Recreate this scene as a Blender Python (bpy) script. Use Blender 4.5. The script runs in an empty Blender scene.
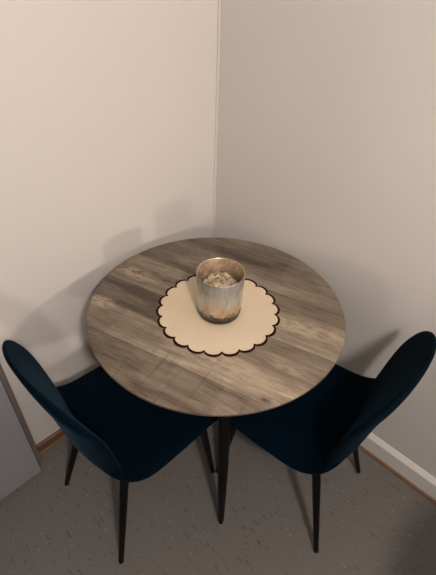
import bpy, bmesh, math, random
import numpy as np
from mathutils import Vector, Matrix

S = bpy.context.scene
COL = S.collection
PI = math.pi
rad = math.radians

# ------------------------------------------------------------------ helpers
def link(name, bm, mat=None, parent=None, smooth=False, angle=None):
    me = bpy.data.meshes.new(name)
    bmesh.ops.recalc_face_normals(bm, faces=bm.faces)
    bm.to_mesh(me); bm.free()
    o = bpy.data.objects.new(name, me)
    COL.objects.link(o)
    if mat: me.materials.append(mat)
    if parent: o.parent = parent
    if smooth:
        for f in me.polygons: f.use_smooth = True
        if angle is not None:
            me.set_sharp_from_angle(angle=angle)
    return o

def tag(o, label=None, cat=None, group=None, kind=None):
    if label: o['label'] = label
    if cat: o['category'] = cat
    if group: o['group'] = group
    if kind: o['kind'] = kind
    return o

def empty(name, loc, rz=0):
    o = bpy.data.objects.new(name, None)
    o.empty_display_size = 0.1
    o.location = loc; o.rotation_euler = (0, 0, rz)
    COL.objects.link(o)
    return o

def copy_tree(o, parent=None):
    c = o.copy(); COL.objects.link(c)
    if parent: c.parent = parent
    for ch in list(o.children): copy_tree(ch, c)
    return c

def box(bm, lo, hi, bevel=0.0, seg=2):
    r = bmesh.ops.create_cube(bm, size=1.0)
    for v in r['verts']:
        v.co = Vector([lo[i] + (v.co[i] + .5) * (hi[i] - lo[i]) for i in range(3)])
    if bevel:
        es = list({e for v in r['verts'] for e in v.link_edges})
        bmesh.ops.bevel(bm, geom=es, offset=bevel, segments=seg, profile=.5, affect='EDGES')

def lathe(bm, prof, n=64, closed=False):
    rings = []
    for r, z in prof:
        if r < 1e-6:
            rings.append([bm.verts.new((0, 0, z))])
        else:
            rings.append([bm.verts.new((r*math.cos(2*PI*k/n), r*math.sin(2*PI*k/n), z)) for k in range(n)])
    pairs = list(zip(rings[:-1], rings[1:]))
    if closed: pairs.append((rings[-1], rings[0]))
    for a, b in pairs:
        for k in range(n):
            k2 = (k+1) % n
            if len(a) == 1 and len(b) == 1: continue
            if len(a) == 1: bm.faces.new((a[0], b[k], b[k2]))
            elif len(b) == 1: bm.faces.new((a[k], a[k2], b[0]))
            else: bm.faces.new((a[k], a[k2], b[k2], b[k]))

def taper_tube(bm, p0, p1, stations, n=20):
    """stations: list of (t, radius) along p0 -> p1, both ends capped"""
    p0, p1 = Vector(p0), Vector(p1)
    ax = (p1 - p0).normalized()
    x = ax.orthogonal().normalized(); y = ax.cross(x)
    rings = []
    for t, r in stations:
        c = p0.lerp(p1, t)
        rings.append([bm.verts.new(c + x*r*math.cos(2*PI*k/n) + y*r*math.sin(2*PI*k/n)) for k in range(n)])
    for a, b in zip(rings[:-1], rings[1:]):
        for k in range(n):
            bm.faces.new((a[k], a[(k+1) % n], b[(k+1) % n], b[k]))
    bm.faces.new(rings[0][::-1]); bm.faces.new(rings[-1])

# ------------------------------------------------------------------ materials
class NT:
    def __init__(s, name):
        s.m = bpy.data.materials.new(name); s.m.use_nodes = True
        s.t = s.m.node_tree; s.n = s.t.nodes; s.l = s.t.links
        s.b = s.n['Principled BSDF']
    def add(s, ty, **kw):
        nd = s.n.new(ty)
        for k, v in kw.items(): setattr(nd, k, v)
        return nd
    def put(s, sock, v):
        if isinstance(v, (int, float)): sock.default_value = v
        elif isinstance(v, (tuple, list)):
            v = tuple(v)
            if len(v) == 3 and sock.type == 'RGBA': v = v + (1,)
            sock.default_value = v
        else: s.l.new(v, sock)
    def math(s, op, a, b=0.0, c=0.0, clamp=False):
        nd = s.add('ShaderNodeMath', operation=op, use_clamp=clamp)
        s.put(nd.inputs[0], a); s.put(nd.inputs[1], b); s.put(nd.inputs[2], c)
        return nd.outputs[0]
    def mix(s, f, a, b, blend='MIX'):
        nd = s.add('ShaderNodeMix', data_type='RGBA', blend_type=blend)
        s.put(nd.inputs[0], f); s.put(nd.inputs[6], a); s.put(nd.inputs[7], b)
        return nd.outputs[2]
    def noise(s, vec, scale, detail=3, rough=.5, dist=0.0):
        nd = s.add('ShaderNodeTexNoise')
        s.put(nd.inputs['Vector'], vec); nd.inputs['Scale'].default_value = scale
        nd.inputs['Detail'].default_value = detail; nd.inputs['Roughness'].default_value = rough
        nd.inputs['Distortion'].default_value = dist
        return nd.outputs['Fac']
    def mapping(s, vec, loc=(0,0,0), rot=(0,0,0), sc=(1,1,1)):
        nd = s.add('ShaderNodeMapping')
        s.put(nd.inputs[0], vec); nd.inputs[1].default_value = loc
        nd.inputs[2].default_value = rot; nd.inputs[3].default_value = sc
        return nd.outputs[0]
    def ramp(s, f, stops, interp='LINEAR'):
        nd = s.add('ShaderNodeValToRGB'); cr = nd.color_ramp; cr.interpolation = interp
        while len(cr.elements) < len(stops): cr.elements.new(1.0)
        for e, (p, c) in zip(cr.elements, stops):
            e.position = p
            e.color = (c, c, c, 1) if isinstance(c, (int, float)) else tuple(c) + (1,)
        s.put(nd.inputs[0], f)
        return nd.outputs[0]
    def obj(s): return s.add('ShaderNodeTexCoord').outputs['Object']
    def bump(s, h, strength=.2, dist=.002):
        nd = s.add('ShaderNodeBump'); nd.inputs['Strength'].default_value = strength
        nd.inputs['Distance'].default_value = dist
        s.put(nd.inputs['Height'], h); s.l.new(nd.outputs[0], s.b.inputs['Normal'])
    def set(s, **kw):
        for k, v in kw.items(): s.put(s.b.inputs[k.replace('_', ' ')], v)
        return s.m

def simple(name, col, rough=.5, **kw):
    n = NT(name); n.set(Base_Color=col, Roughness=rough, **kw); return n.m

def mat_wall(name, col):
    n = NT(name); o = n.obj()
    f = n.noise(o, 1.3, 3)
    g = n.noise(o, 90, 4, .6)
    c = n.mix(n.ramp(f, [(.35, 0.0), (.7, 1.0)]), col, tuple(x*.965 for x in col))
    n.set(Base_Color=c, Roughness=.62, Specular_IOR_Level=.25)
    n.bump(g, .06, .002)
    return n.m

def mat_floor():
    n = NT('speckled grey vinyl'); o = n.obj()
    base = n.mix(n.noise(o, 2.2, 4), FLOOR_A, FLOOR_B)
    base = n.mix(n.math('MULTIPLY', n.noise(o, 60, 4, .7), .5), base, tuple(x*.72 for x in FLOOR_A))
    # elongated flecks running one way
    v = n.mapping(o, rot=(0, 0, rad(-72)), sc=(.7, 5.0, 1))
    warp = n.add('ShaderNodeVectorMath', operation='ADD')
    nz = n.add('ShaderNodeTexNoise'); n.put(nz.inputs['Vector'], o); nz.inputs['Scale'].default_value = 26
    sc = n.add('ShaderNodeVectorMath', operation='SCALE'); n.l.new(nz.outputs['Color'], sc.inputs[0]); sc.inputs['Scale'].default_value = .035
    n.l.new(v, warp.inputs[0]); n.l.new(sc.outputs[0], warp.inputs[1])
    def flecks(scale, thr, keep, seedoff):
        m = n.mapping(warp.outputs[0], loc=(seedoff, seedoff*.7, 0))
        vo = n.add('ShaderNodeTexVoronoi', voronoi_dimensions='2D'); n.put(vo.inputs['Vector'], m); vo.inputs['Scale'].default_value = scale
        wn = n.add('ShaderNodeTexWhiteNoise', noise_dimensions='3D'); n.l.new(vo.outputs['Color'], wn.inputs['Vector'])
        sel = n.math('GREATER_THAN', wn.outputs['Value'], 1-keep)
        size = n.math('MULTIPLY', n.math('ADD', n.math('MULTIPLY', wn.outputs['Value'], 7.0), 0.0), 1.0)
        size = n.math('FRACT', size)
        size = n.math('ADD', n.math('MULTIPLY', size, thr*.7), thr*.4)
        return n.math('MULTIPLY', sel, n.math('LESS_THAN', vo.outputs['Distance'], size))
    d1 = flecks(24, .18, .17, 3.1)
    d2 = flecks(46, .24, .18, 9.7)
    l1 = flecks(36, .24, .16, 15.3)
    w1 = flecks(20, .06, .10, 21.9)
    c = n.mix(n.math('MULTIPLY', d2, .5), base, (.06, .055, .052))
    c = n.mix(n.math('MULTIPLY', l1, .28), c, (.27, .255, .24))
    c = n.mix(n.math('MULTIPLY', d1, .75), c, (.055, .044, .04))
    c = n.mix(n.math('MULTIPLY', w1, .9), c, (.60, .58, .55))
    n.set(Base_Color=c, Roughness=.5, Specular_IOR_Level=.35)
    n.bump(n.noise(o, 300, 3, .6), .08, .001)
    return n.m

def mat_wood():
    n = NT('weathered grey oak laminate'); o = n.obj()
    v = n.mapping(o, rot=(0, 0, rad(-16.5)))
    sp = n.add('ShaderNodeSeparateXYZ'); n.l.new(v, sp.inputs[0])
    a, d = sp.outputs[0], sp.outputs[1]
    u = n.math('ADD', n.math('MULTIPLY', d, 1.25), .5)            # d -.4..+.4 -> 0..1
    U = lambda x: x*1.25 + .5
    # plank tint, far from the corner to near it
    tint = n.ramp(u, [(0, .38), (U(-.27), .56), (U(-.155), .22), (U(-.045), .54), (U(.102), .34), (U(.155), .44), (U(.245), .34), (U(.33), .46)], 'CONSTANT')
    # half-length boards: each plank changes tone across a butt joint
    joint = n.math('GREATER_THAN', n.math('ADD', a, n.math('MULTIPLY', n.ramp(u, [(0, .1), (U(-.27), .9), (U(-.155), .5), (U(-.045), .95), (U(.102), .3), (U(.155), .75), (U(.245), .2)], 'CONSTANT'), .5)), .22)
    tint = n.math('ADD', tint, n.math('MULTIPLY', n.math('SUBTRACT', joint, .5), .12))
    st = n.noise(n.mapping(v, sc=(2.2, 26, 1)), 1.0, 5, .62, .4)
    st2 = n.noise(n.mapping(v, sc=(15, 125, 1)), 1.0, 5, .7, .2)
    bl = n.noise(n.mapping(v, sc=(4.5, 11, 1)), 1.0, 4, .6, .6)
    t = n.math('ADD', tint, n.math('MULTIPLY', n.math('SUBTRACT', st, .5), 1.35))
    t = n.math('ADD', t, n.math('MULTIPLY', n.math('SUBTRACT', st2, .5), 1.0))
    t = n.math('ADD', t, n.math('MULTIPLY', n.math('SUBTRACT', bl, .5), .85))
    col = n.ramp(t, [(0.0, (.080, .060, .045)), (.3, (.172, .136, .101)), (.55, (.240, .193, .144)), (.85, (.360, .295, .214)), (1.0, (.47, .385, .27))])
    # pale scraped patches
    def patch(ca, cd, ra, rd, amt, col, c):
        da = n.math('DIVIDE', n.math('SUBTRACT', a, ca), ra); dd = n.math('DIVIDE', n.math('SUBTRACT', d, cd), rd)
        r2 = n.math('ADD', n.math('MULTIPLY', da, da), n.math('MULTIPLY', dd, dd))
        f = n.math('SUBTRACT', 1.0, r2, clamp=True)
        br = n.ramp(n.noise(n.mapping(v, sc=(30, 90, 1)), 1.0, 5, .75), [(.42, 0.0), (.58, 1.0)])
        f = n.math('MULTIPLY', n.math('MULTIPLY', f, br), amt, clamp=True)
        return n.mix(f, c, col)
    pale = (.50, .41, .29); dark = (.045, .032, .024)
    for args in [(-.315, .01, .11, .035, 1.0, pale), (-.21, .03, .10, .03, .8, dark), (-.33, -.165, .07, .03, 1.0, pale),
                 (.27, .04, .16, .045, .9, pale), (.10, -.20, .22, .04, .8, pale), (.30, -.13, .08, .02, .6, pale),
                 (.02, .27, .2, .03, .5, dark), (-.08, .2, .16, .02, .5, pale)]:
        col = patch(*args, col)
    # knot near the front edge
    ka = n.math('SUBTRACT', a, .276); kd = n.math('SUBTRACT', d, -.256)
    kr = n.math('SQRT', n.math('ADD', n.math('MULTIPLY', n.math('MULTIPLY', ka, ka), .55), n.math('MULTIPLY', n.math('MULTIPLY', kd, kd), 2.2)))
    kr = n.math('ADD', kr, n.math('MULTIPLY', n.math('SUBTRACT', n.noise(v, 40, 3), .5), .02))
    col = n.mix(n.ramp(kr, [(0.0, .85), (.006, .7), (.012, .3), (.022, 0.0)]), col, (.05, .036, .028))
    # saw marks across the nearest planks
    saw = n.noise(n.mapping(v, rot=(0, 0, rad(8)), sc=(75, 5, 1)), 1.0, 3, .6)
    near = n.ramp(u, [(0, 1.0), (U(-.26), .7), (U(-.22), 0.0)])
    col = n.mix(n.math('MULTIPLY', n.ramp(saw, [(.55, 0.0), (.7, .65)]), near), col, (.075, .055, .042))
    # plank joints
    for b in (-.27, -.155, -.045, .102, .155, .245):
        dist = n.math('ABSOLUTE', n.math('SUBTRACT', d, b))
        col = n.mix(n.math('MULTIPLY', n.math('LESS_THAN', dist, .0011), .55), col, (.05, .037, .028))
    n.set(Base_Color=col, Roughness=.48, Specular_IOR_Level=.4)
    n.bump(st2, .10, .001)
    return n.m

def mat_velvet():
    n = NT('navy velvet'); o = n.obj()
    f = n.noise(o, 9, 3)
    c = n.mix(f, (.0007, .0050, .0104), (.0011, .0071, .0142))
    n.set(Base_Color=c, Roughness=.85, Specular_IOR_Level=.03)
    n.set(Sheen_Weight=.08, Sheen_Roughness=.32, Sheen_Tint=(.15, .34, .52))
    n.bump(n.noise(o, 900, 2), .15, .0006)
    return n.m

def mat_linen():
    n = NT('cream linen'); o = n.obj()
    w1 = n.add('ShaderNodeTexWave', bands_direction='X'); n.put(w1.inputs['Vector'], o); w1.inputs['Scale'].default_value = 260
    w2 = n.add('ShaderNodeTexWave', bands_direction='Y'); n.put(w2.inputs['Vector'], o); w2.inputs['Scale'].default_value = 260
    h = n.math('ADD', w1.outputs['Fac'], w2.outputs['Fac'])
    f = n.noise(o, 14, 4)
    c = n.mix(f, (.71, .595, .435), (.80, .685, .515))
    n.set(Base_Color=c, Roughness=.9, Specular_IOR_Level=.1)
    n.bump(n.math('ADD', n.math('MULTIPLY', h, .3), n.noise(o, 9, 3)), .25, .002)
    return n.m

def mat_mercury():
    """silvered glass, antiqued: bronze speckle low down, pale silver above"""
    n = NT('antiqued mercury glass'); o = n.obj()
    sp = n.add('ShaderNodeSeparateXYZ'); n.l.new(o, sp.inputs[0]); z = sp.outputs[2]
    big = n.noise(n.mapping(o, sc=(1, 1, .55)), 24, 4, .65, .6)
    fine = n.noise(o, 160, 4, .7)
    low = n.ramp(n.math('DIVIDE', z, .155), [(0.05, 1.0), (.32, .8), (.6, .3), (.85, .05)])
    gold = n.math('MULTIPLY', n.ramp(n.math('ADD', big, n.math('MULTIPLY', n.math('SUBTRACT', fine, .5), .35)), [(.49, 0.0), (.57, 1.0)]), low)
    c = n.mix(n.math('MULTIPLY', gold, .9), (.62, .65, .645), (.70, .47, .24))
    spk = n.ramp(fine, [(.62, 0.0), (.68, 1.0)])
    c = n.mix(n.math('MULTIPLY', n.math('MULTIPLY', spk, low), .85), c, (.07, .04, .022))
    foot = n.ramp(n.math('ADD', n.math('DIVIDE', z, .155), n.math('MULTIPLY', n.math('SUBTRACT', n.noise(o, 70, 4, .7), .5), .34)), [(.185, 1.0), (.25, 0.0)])
    c = n.mix(n.math('MULTIPLY', foot, .97), c, (.02, .012, .009))
    c = n.mix(n.math('MULTIPLY', n.ramp(n.noise(n.mapping(o, sc=(1, 1, .35)), 45, 4, .7), [(.47, 0.0), (.62, .5)]), 1.0), c, (.30, .25, .19))
    n.set(Base_Color=c, Metallic=.75, Roughness=n.math('ADD', .28, n.math('MULTIPLY', big, .16)))
    n.bump(big, .25, .003)
    return n.m

def mat_mercury_inside():
    n = NT('gilded glass lining'); o = n.obj()
    big = n.noise(o, 38, 4, .65, .5); fine = n.noise(o, 170, 4, .7)
    c = n.mix(n.ramp(big, [(.4, 0.0), (.62, 1.0)]), (.50, .385, .27), (.78, .65, .48))
    c = n.mix(n.ramp(fine, [(.58, 0.0), (.66, .7)]), c, (.24, .14, .07))
    n.set(Base_Color=c, Metallic=.55, Roughness=.3)
    n.bump(big, .35, .003)
    return n.m

def mat_wax():
    n = NT('mottled amber wax'); o = n.obj()
    f = n.noise(n.mapping(o, sc=(1, 1, .6)), 75, 5, .7, .6)
    c = n.mix(n.ramp(f, [(.40, 0.0), (.62, 1.0)]), (.27, .185, .11), (.74, .62, .45))
    n.set(Base_Color=c, Roughness=.18, Subsurface_Weight=.1)
    n.bump(f, .7, .006)
    return n.m

FLOOR_A = (.172, .162, .153)
FLOOR_B = (.205, .194, .185)
M = dict(
    wall=mat_wall('warm white wall paint', (.74, .715, .68)),
    rear=mat_wall('dark low-bounce rear wall', (.11, .10, .092)),  # unseen rear walls, colour darkened to hold back bounced light
    ceil=mat_wall('white ceiling paint', (.50, .485, .46)),
    floor=mat_floor(),
    wood=mat_wood(),
    edge=simple('brown laminate edge band', (.105, .078, .058), .5),
    black=simple('black powder coated steel', (.0028, .0028, .003), .5, Specular_IOR_Level=.22),
    rubber=simple('black plastic', (.006, .006, .006), .6, Specular_IOR_Level=.3),
    velvet=mat_velvet(),
    linen=mat_linen(),
    burg=simple('burgundy embroidery thread', (.030, .0058, .0062), .9, Specular_IOR_Level=.1),
    merc=mat_mercury(),
    mercin=mat_mercury_inside(),
    smoke=simple('dark glass base', (.022, .012, .008), .18),
    wax=mat_wax(),
    white=simple('white painted skirting', (.80, .78, .75), .4),
    oak=simple('varnished oak strip', (.21, .115, .058), .45),
    oakdark=simple('stained skirting board', (.175, .088, .050), .5),
    door=simple('pale grey door lacquer', (.33, .335, .36), .4),
    seal=simple('grey door seal', (.20, .17, .145), .6),
    steel=simple('brushed steel', (.5, .5, .5), .35, Metallic=1.0),
)

# ------------------------------------------------------------------ the room
RX, RY, RZ = 6.2, -5.6, 2.5
def structure(name, lo, hi, mat, bevel=0):
    bm = bmesh.new(); box(bm, lo, hi, bevel)
    return tag(link(name, bm, mat), kind='structure')
structure('floor', (-.1, RY-.1, -.1), (RX+.1, .1, 0), M['floor'])
structure('ceiling', (-.1, RY-.1, RZ), (RX+.1, .1, RZ+.1), M['ceil'])
structure('wall_left', (-.1, RY-.1, 0), (0, .1, RZ), M['wall'])
structure('wall_right', (0, 0, 0), (RX+.1, .1, RZ), M['wall'])
structure('wall_rear', (0, RY-.1, 0), (RX+.1, RY, RZ), M['rear'])
structure('wall_far_side', (RX, RY, 0), (RX+.1, 0, RZ), M['rear'])

def extrude_profile(name, prof, axis, a, b, mat):
    """prof: (out from the wall, z) closed outline; axis 'x' = along right wall, 'y' = along left wall"""
    bm = bmesh.new()
    def P(t, o, z): return (t, -o, z) if axis == 'x' else (o, t, z)
    r0 = [bm.verts.new(P(a, o, z)) for o, z in prof]; r1 = [bm.verts.new(P(b, o, z)) for o, z in prof]
    n = len(prof)
    for k in range(n): bm.faces.new((r0[k], r0[(k+1) % n], r1[(k+1) % n], r1[k]))
    bm.faces.new(r0[::-1]); bm.faces.new(r1)
    return tag(link(name, bm, mat), kind='structure')
extrude_profile('baseboard_right', [(0, 0), (.018, 0), (.018, .084), (.017, .087), (.004, .1015), (.002, .103), (0, .103)], 'x', .012, RX, M['white'])
extrude_profile('trim_1', [(.0182, 0), (.0275, 0), (.0272, .004), (.0255, .008), (.0222, .0115), (.0182, .0125)], 'x', .03, RX, M['oak'])
extrude_profile('baseboard_left', [(0, 0), (.012, 0), (.012, .042), (.0105, .047), (.006, .050), (0, .050)], 'y', RY, 0, M['oakdark'])
extrude_profile('trim_3', [(.0122, 0), (.0185, 0), (.0182, .003), (.0170, .006), (.0150, .008), (.0122, .009)], 'y', RY, -.03, M['oak'])
# paint bead down the corner
bm = bmesh.new()
taper_tube(bm, (.003, -.003, .0), (.003, -.003, RZ), [(0, .0045), (1, .0045)], 10)
tag(link('trim_2', bm, M['wall'], smooth=True, angle=rad(40)), kind='structure')

# open door leaf folded back along the left wall
dr = empty('door_1', (.0, -1.024, .008)); tag(dr, kind='structure')
bm = bmesh.new(); box(bm, (.070, -.84, 0), (.090, 0, 2.04), .002); link('leaf', bm, M['door'], dr)
bm = bmesh.new(); box(bm, (.052, -.836, .004), (.070, .004, 2.036)); link('seal', bm, M['rubber'], dr)
bm = bmesh.new(); box(bm, (.016, -.838, .0), (.052, .024, 2.038), .006, 3); link('frame', bm, M['seal'], dr)
# ------------------------------------------------------------------ table
TX, TY, TZ = .4486, -.4356, .75
table = empty('dining_table', (TX, TY, 0))
tag(table, 'round dining table with weathered grey-brown wood top and black splayed legs', 'table')
bm = bmesh.new()
lathe(bm, [(0, TZ), (.4000, TZ), (.4017, TZ-.0008), (.4025, TZ-.0022), (.4025, TZ-.0035)], 160)
o = link('tabletop', bm, M['wood'], table, True, rad(35))
bm = bmesh.new()
lathe(bm, [(.4023, TZ-.0034), (.4020, TZ-.0090), (.399, TZ-.0115), (.390, TZ-.0155), (.388, TZ-.016), (0, TZ-.016)], 160)
link('edge_band', bm, M['edge'], table, True, rad(35))
A0 = math.atan2(-.6555-TY, .7176-TX)
for k in range(3):
    an = A0 + k*2*PI/3
    c, s = math.cos(an), math.sin(an)
    foot, top = Vector((.348*c, .348*s, 0)), Vector((.262*c, .262*s, TZ-.016))
    bm = bmesh.new()
    taper_tube(bm, foot.lerp(top, .012), top, [(0, .0085), (.012, .0105), (.42, .0175), (.7, .0185), (1, .0185)], 24)
    lg = link('leg', bm, M['black'], table, True, rad(40))
    bm = bmesh.new()
    taper_tube(bm, foot, foot.lerp(top, .0125), [(0, .0075), (.25, .0088), (1, .0090)], 20)
    link('foot_cap', bm, M['rubber'], lg, True, rad(40))
    bm = bmesh.new()
    f = lathe(bm, [(0, TZ-.0225), (.034, TZ-.0225), (.035, TZ-.0215), (.035, TZ-.016), (0, TZ-.016)], 32)
    bmesh.ops.translate(bm, verts=bm.verts, vec=(.262*c, .262*s, 0))
    link('mounting_plate', bm, M['black'], lg, True, rad(40))

# ------------------------------------------------------------------ placemat
mat_c = (.4676, -.4478)
NS, VA = 22, rad(-42.2)
def scallop(phi, rv, ro):
    t = ((phi - VA) / (2*PI/NS)) % 1.0
    return rv + (ro - rv) * math.sqrt(max(0, 1 - (2*t-1)**2)) ** .85
NP = NS*16
random.seed(4)
def zwave(x, y):
    return .0007*math.sin(31*x+1.2)*math.sin(27*y+.4) + .0005*math.sin(55*x-40*y)
dm = empty('placemat', (mat_c[0], mat_c[1], TZ))
tag(dm, 'cream scalloped linen placemat with dark burgundy edging lying on the table', 'placemat')
def sheet(bm, rings, z0, th):
    """rings of radius functions, outermost last -> closed thin sheet"""
    def ring(fn, zz):
        out = []
        for k in range(NP):
            ph = 2*PI*k/NP; r = fn(ph); x, y = r*math.cos(ph), r*math.sin(ph)
            out.append(bm.verts.new((x, y, zz + max(0.0, zwave(x, y) + .001) * (1 if zz > z0 else 0))))
        return out
    tops = [ring(f, z0+th) for f in rings]; bots = [ring(f, z0) for f in rings]
    for grp in (tops, bots):
        for a, b in zip(grp[:-1], grp[1:]):
            for k in range(NP): bm.faces.new((a[k], a[(k+1) % NP], b[(k+1) % NP], b[k]))
    for a, b in ((tops[-1], bots[-1]), (tops[0], bots[0])):
        for k in range(NP): bm.faces.new((a[k], a[(k+1) % NP], b[(k+1) % NP], b[k]))
RV, RO, BW = .1752, .1945, .0072
inner = lambda ph: scallop(ph, RV-BW, RO-BW)
outer = lambda ph: scallop(ph, RV, RO)
bm = bmesh.new()
sheet(bm, [lambda ph, r=r: inner(ph)*r for r in (.02, .15, .3, .45, .6, .75, .88, 1.0)], .0003, .0012)
# close the centre hole
bmesh.ops.holes_fill(bm, edges=[e for e in bm.edges if e.is_boundary], sides=0)
link('cloth', bm, M['linen'], dm, True, rad(50))
bm = bmesh.new()
sheet(bm, [lambda ph: inner(ph)-.0002, lambda ph: (inner(ph)+outer(ph))/2, outer], .0003, .0018)
link('scalloped_edging', bm, M['burg'], dm, True, rad(50))

# ------------------------------------------------------------------ candle holder
vx, vy, vz = .4736, -.4508, TZ+.0036
vase = empty('candle_holder', (vx, vy, vz))
tag(vase, 'silvery mottled mercury glass candle holder standing on the cream placemat', 'candle holder')
H = .154
bm = bmesh.new()
lathe(bm, [(.0660, .017), (.0674, .021), (.0682, .05), (.0698, .10), (.0713, H-.003), (.0712, H-.0012), (.0705, H)], 96)
link('glass_cup', bm, M['merc'], vase, True, rad(60))
bm = bmesh.new()
lathe(bm, [(.0705, H), (.0695, H-.0008), (.0688, H-.003), (.0672, .10), (.0655, .05), (.0648, .026), (.0635, .019), (.058, .0145), (0, .0135)], 96)
link('glass_lining', bm, M['mercin'], vase, True, rad(60))
bm = bmesh.new()
lathe(bm, [(0, .0), (.058, .0), (.0625, .0015), (.0648, .005), (.0660, .012), (.0667, .0168), (.064, .0172), (.058, .0125), (0, .0122)], 96)
link('glass_base', bm, M['smoke'], vase, True, rad(60))
# candle inside: low wax block with an uneven melted top and a wick
bm = bmesh.new()
nA, rr = 72, .055
rings = []
for r, z in [(rr, .016), (rr, .103), (rr*.985, .109), (rr*.93, .112), (rr*.84, .111), (rr*.76, .108), (rr*.66, .106), (rr*.5, .110), (rr*.34, .115), (rr*.2, .117), (.002, .118)]:
    rg = []
    for k in range(nA):
        ph = 2*PI*k/nA
        dz = (.004*math.sin(3*ph+.6) + .003*math.sin(7*ph+1) + .002*math.sin(13*ph)) * (.4+.6*r/rr if z > .06 else 0)
        if r < .004: dz = 0
        rg.append(bm.verts.new((r*math.cos(ph), r*math.sin(ph), z+dz)))
    rings.append(rg)
for a, b in zip(rings[:-1], rings[1:]):
    for k in range(nA): bm.faces.new((a[k], a[(k+1) % nA], b[(k+1) % nA], b[k]))
bm.faces.new(rings[0]); bm.faces.new(rings[-1])
cd = link('candle', bm, M['wax'], vase, True, rad(50))
bm = bmesh.new(); taper_tube(bm, (0, 0, .116), (.002, .001, .124), [(0, .0012), (1, .001)], 8)
link('wick', bm, M['rubber'], cd)

# ------------------------------------------------------------------ chairs
# rows: distance forward, height, half width, dish of the sides, padding thickness; front lip -> top of the back
SH = np.array([
    [.2118, .4309, .2093, -.0053, .0206],
    [.1389, .4757, .2208, .0229, .0634],
    [.0098, .4654, .2238, .0203, .0510],
    [-.1142, .4629, .2249, .0229, .0401],
    [-.1799, .5047, .2120, .0187, .0320],
    [-.1871, .5376, .1887, .0287, .0459],
    [-.2286, .7180, .2049, .0322, .0365],
    [-.2843, .8847, .1748, .0038, .0226]])
def spline(c, u):
    n = len(c); x = u*(n-1); i = np.clip(x.astype(int), 0, n-2); t = (x-i)[:, None]
    g = lambda k: c[np.clip(k, 0, n-1)]
    a, b, d, e = g(i-1), g(i), g(i+1), g(i+2)
    a = np.where((i == 0)[:, None], 2*b-d, a); e = np.where((i == n-2)[:, None], 2*d-b, e)
    return .5*((2*b)+(-a+d)*t+(2*a-5*b+4*d-e)*t*t+(-a+3*b-3*d+e)*t**3)
def shell_sections():
    u = np.concatenate([np.linspace(0, .8, 68)[:-1], .8 + .2*np.sin(np.linspace(0, 1, 34)*PI/2)])
    a = spline(SH, u)
    y, z, w, di, th = a.T
    e0 = np.sqrt(np.clip(1-np.clip((.10-u)/.10, 0, None)**2.2, 0, 1))
    e1 = np.sqrt(np.clip(1-np.clip((u-.8952)/.1048, 0, 1)**2.0, 0, 1))
    w = w*np.maximum(e0, .35)*np.maximum(e1, .004)
    sh = np.maximum(np.sqrt(np.clip(1-np.clip((u-.8)/.2, 0, 1)**6, 0, 1)), .05)
    dy, dz = np.gradient(y, u), np.gradient(z, u); L = np.hypot(dy, dz)+1e-9
    ny, nz = dz/L, -dy/L
    V = np.sin(np.linspace(-PI/2, PI/2, 37))
    secs = []
    for i in range(len(u)):
        tk = th[i]*np.sqrt(1-np.abs(V)**5*.995)*sh[i]
        off = di[i]*np.abs(V)**2.5 - (th[i]-tk)*.5
        pts = [(w[i]*v, y[i]+ny[i]*f, z[i]+nz[i]*f) for v, f in zip(V, off)]
        pts += [(w[i]*v, y[i]+ny[i]*(f-k), z[i]+nz[i]*(f-k)) for v, f, k in list(zip(V, off, tk))[::-1]]
        secs.append(pts)
    return u, secs
def shell_meshes(split=.585):
    u, secs = shell_sections()
    n = len(secs[0])
    verts = [p for s in secs for p in s]
    faces = []; row = []
    for i in range(len(secs)-1):
        for k in range(n):
            k2 = (k+1) % n
            faces.append((i*n+k, i*n+k2, (i+1)*n+k2, (i+1)*n+k)); row.append(i)
    faces.append(tuple(range(n))[::-1]); row.append(0)
    faces.append(tuple((len(secs)-1)*n+k for k in range(n))); row.append(len(secs)-2)
    me = bpy.data.meshes.new('shell'); me.from_pydata(verts, [], faces)
    bm = bmesh.new(); bm.from_mesh(me); bmesh.ops.recalc_face_normals(bm, faces=bm.faces); bm.to_mesh(me); bm.free()
    me.update()
    nor = [v.normal.copy() for v in me.vertices]
    polys = [tuple(p.vertices) for p in me.polygons]
    si = int(np.argmin(np.abs(u-split)))
    out = []
    for name, keep in (('seat', lambda i: i < si), ('backrest', lambda i: i >= si)):
        fs = [f for f, r in zip(polys, row) if keep(r)]
        ids = sorted({v for f in fs for v in f}); mp = {v: k for k, v in enumerate(ids)}
        m = bpy.data.meshes.new(name)
        m.from_pydata([verts[v] for v in ids], [], [tuple(mp[v] for v in f) for f in fs])
        for p in m.polygons: p.use_smooth = True
        m.normals_split_custom_set_from_vertices([nor[v] for v in ids])
        m.materials.append(M['velvet'])
        out.append(m)
    bpy.data.meshes.remove(me)
    return out
def make_chair(name):
    root = empty(name, (0, 0, 0))
    for m in shell_meshes():
        o = bpy.data.objects.new(m.name, m); COL.objects.link(o); o.parent = root
    for fy, fx, ty, tx, zt in ((.2026, .1669, .1514, .1423, .440), (-.2455, .1845, -.1374, .1218, .436)):
        for s in (-1, 1):
            foot = Vector((s*fx, fy, 0)); top = Vector((s*tx, ty, .40))
            top = foot + (top-foot)*(zt/.40)
            bm = bmesh.new()
            taper_tube(bm, foot.lerp(top, .018), top, [(0, .0082), (.5, .0125), (1, .0155)], 20)
            lg = link('leg', bm, M['black'], root, True, rad(40))
            bm = bmesh.new()
            taper_tube(bm, foot, foot.lerp(top, .02), [(0, .0075), (.2, .0088), (1, .0090)], 20)
            link('foot_cap', bm, M['rubber'], lg, True, rad(40))
    return root
ca = make_chair('dining_chair')
ca.location = (.3901, -.7396, 0); ca.rotation_euler.z = -.0230
tag(ca, 'dark blue velvet dining chair beside the white door, left of the table', 'chair', 'blue velvet chairs at the round table')
cb = copy_tree(ca)
cb.location = (.7536, -.3358, 0); cb.rotation_euler.z = 1.6993
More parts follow.
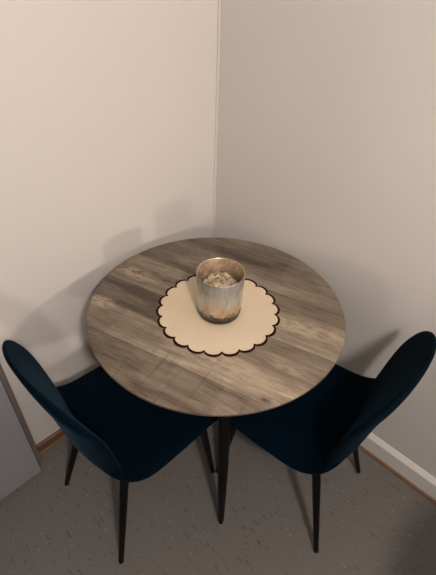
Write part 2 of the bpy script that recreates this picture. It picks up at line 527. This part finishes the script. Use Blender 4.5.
tag(cb, 'dark blue velvet dining chair right of the table, along the white skirting board', 'chair', 'blue velvet chairs at the round table')

cc = copy_tree(ca)  # guessed chair outside the view, added for the shadow it throws on the floor
cc.location = (1.785, -.64, 0); cc.rotation_euler.z = -1.50
tag(cc, 'dark blue velvet dining chair out of view, added to cast the shadow at lower right', 'chair', 'blue velvet chairs at the round table')

# ------------------------------------------------------------------ light
def lamp(name, loc, watts, col, r):
    l = bpy.data.lights.new(name, 'POINT'); l.energy = watts; l.color = col; l.shadow_soft_size = r
    o = bpy.data.objects.new(name, l); o.location = loc; COL.objects.link(o); return o
lamp('ceiling_lamp', (1.95, -1.36, 2.27), 80, (1.0, .88, .80), .085)
def cone_lamp(name, loc, aim, watts, col, r, cone, blend):
    """unseen lamp as a spot; cone limited to keep its light off the floor"""
    l = bpy.data.lights.new(name, 'SPOT'); l.energy = watts; l.color = col; l.shadow_soft_size = r
    l.spot_size = rad(cone); l.spot_blend = blend
    o = bpy.data.objects.new(name, l); o.location = loc
    o.rotation_euler = (Vector(aim) - Vector(loc)).to_track_quat('-Z', 'Y').to_euler()
    COL.objects.link(o); return o
cone_lamp('table_lamp', (2.85, -1.58, 1.17), (0, -.45, 1.60), 36, (1.0, .82, .73), .055, 56, .45)
cone_lamp('wall_lamp', (2.85, -.36, 1.36), (0, -.55, 1.55), 40, (1.0, .82, .73), .04, 56, .45)
w = bpy.data.worlds.new('World'); S.world = w; w.use_nodes = True
w.node_tree.nodes['Background'].inputs[0].default_value = (.9, .85, .8, 1)
w.node_tree.nodes['Background'].inputs[1].default_value = .02

# ------------------------------------------------------------------ camera
cam = bpy.data.cameras.new('camera'); co = bpy.data.objects.new('camera', cam); COL.objects.link(co)
R = Matrix(((.71087896, -.46074774, .53137804), (.70269755, .43365912, -.56405313), (.02944927, .77437155, .63204545)))
co.matrix_world = Matrix.Translation((1.15489, -1.18278, 1.66422)) @ R.to_4x4()
cam.sensor_fit = 'VERTICAL'; cam.sensor_height = 36; cam.sensor_width = 36
cam.lens = 431.965/575*36
cam.clip_start = .02
S.camera = co
S.view_settings.view_transform = 'Standard'; S.view_settings.look = 'None'
S.view_settings.exposure = 0.07; S.view_settings.gamma = 1.0
S.view_settings.use_curve_mapping = False
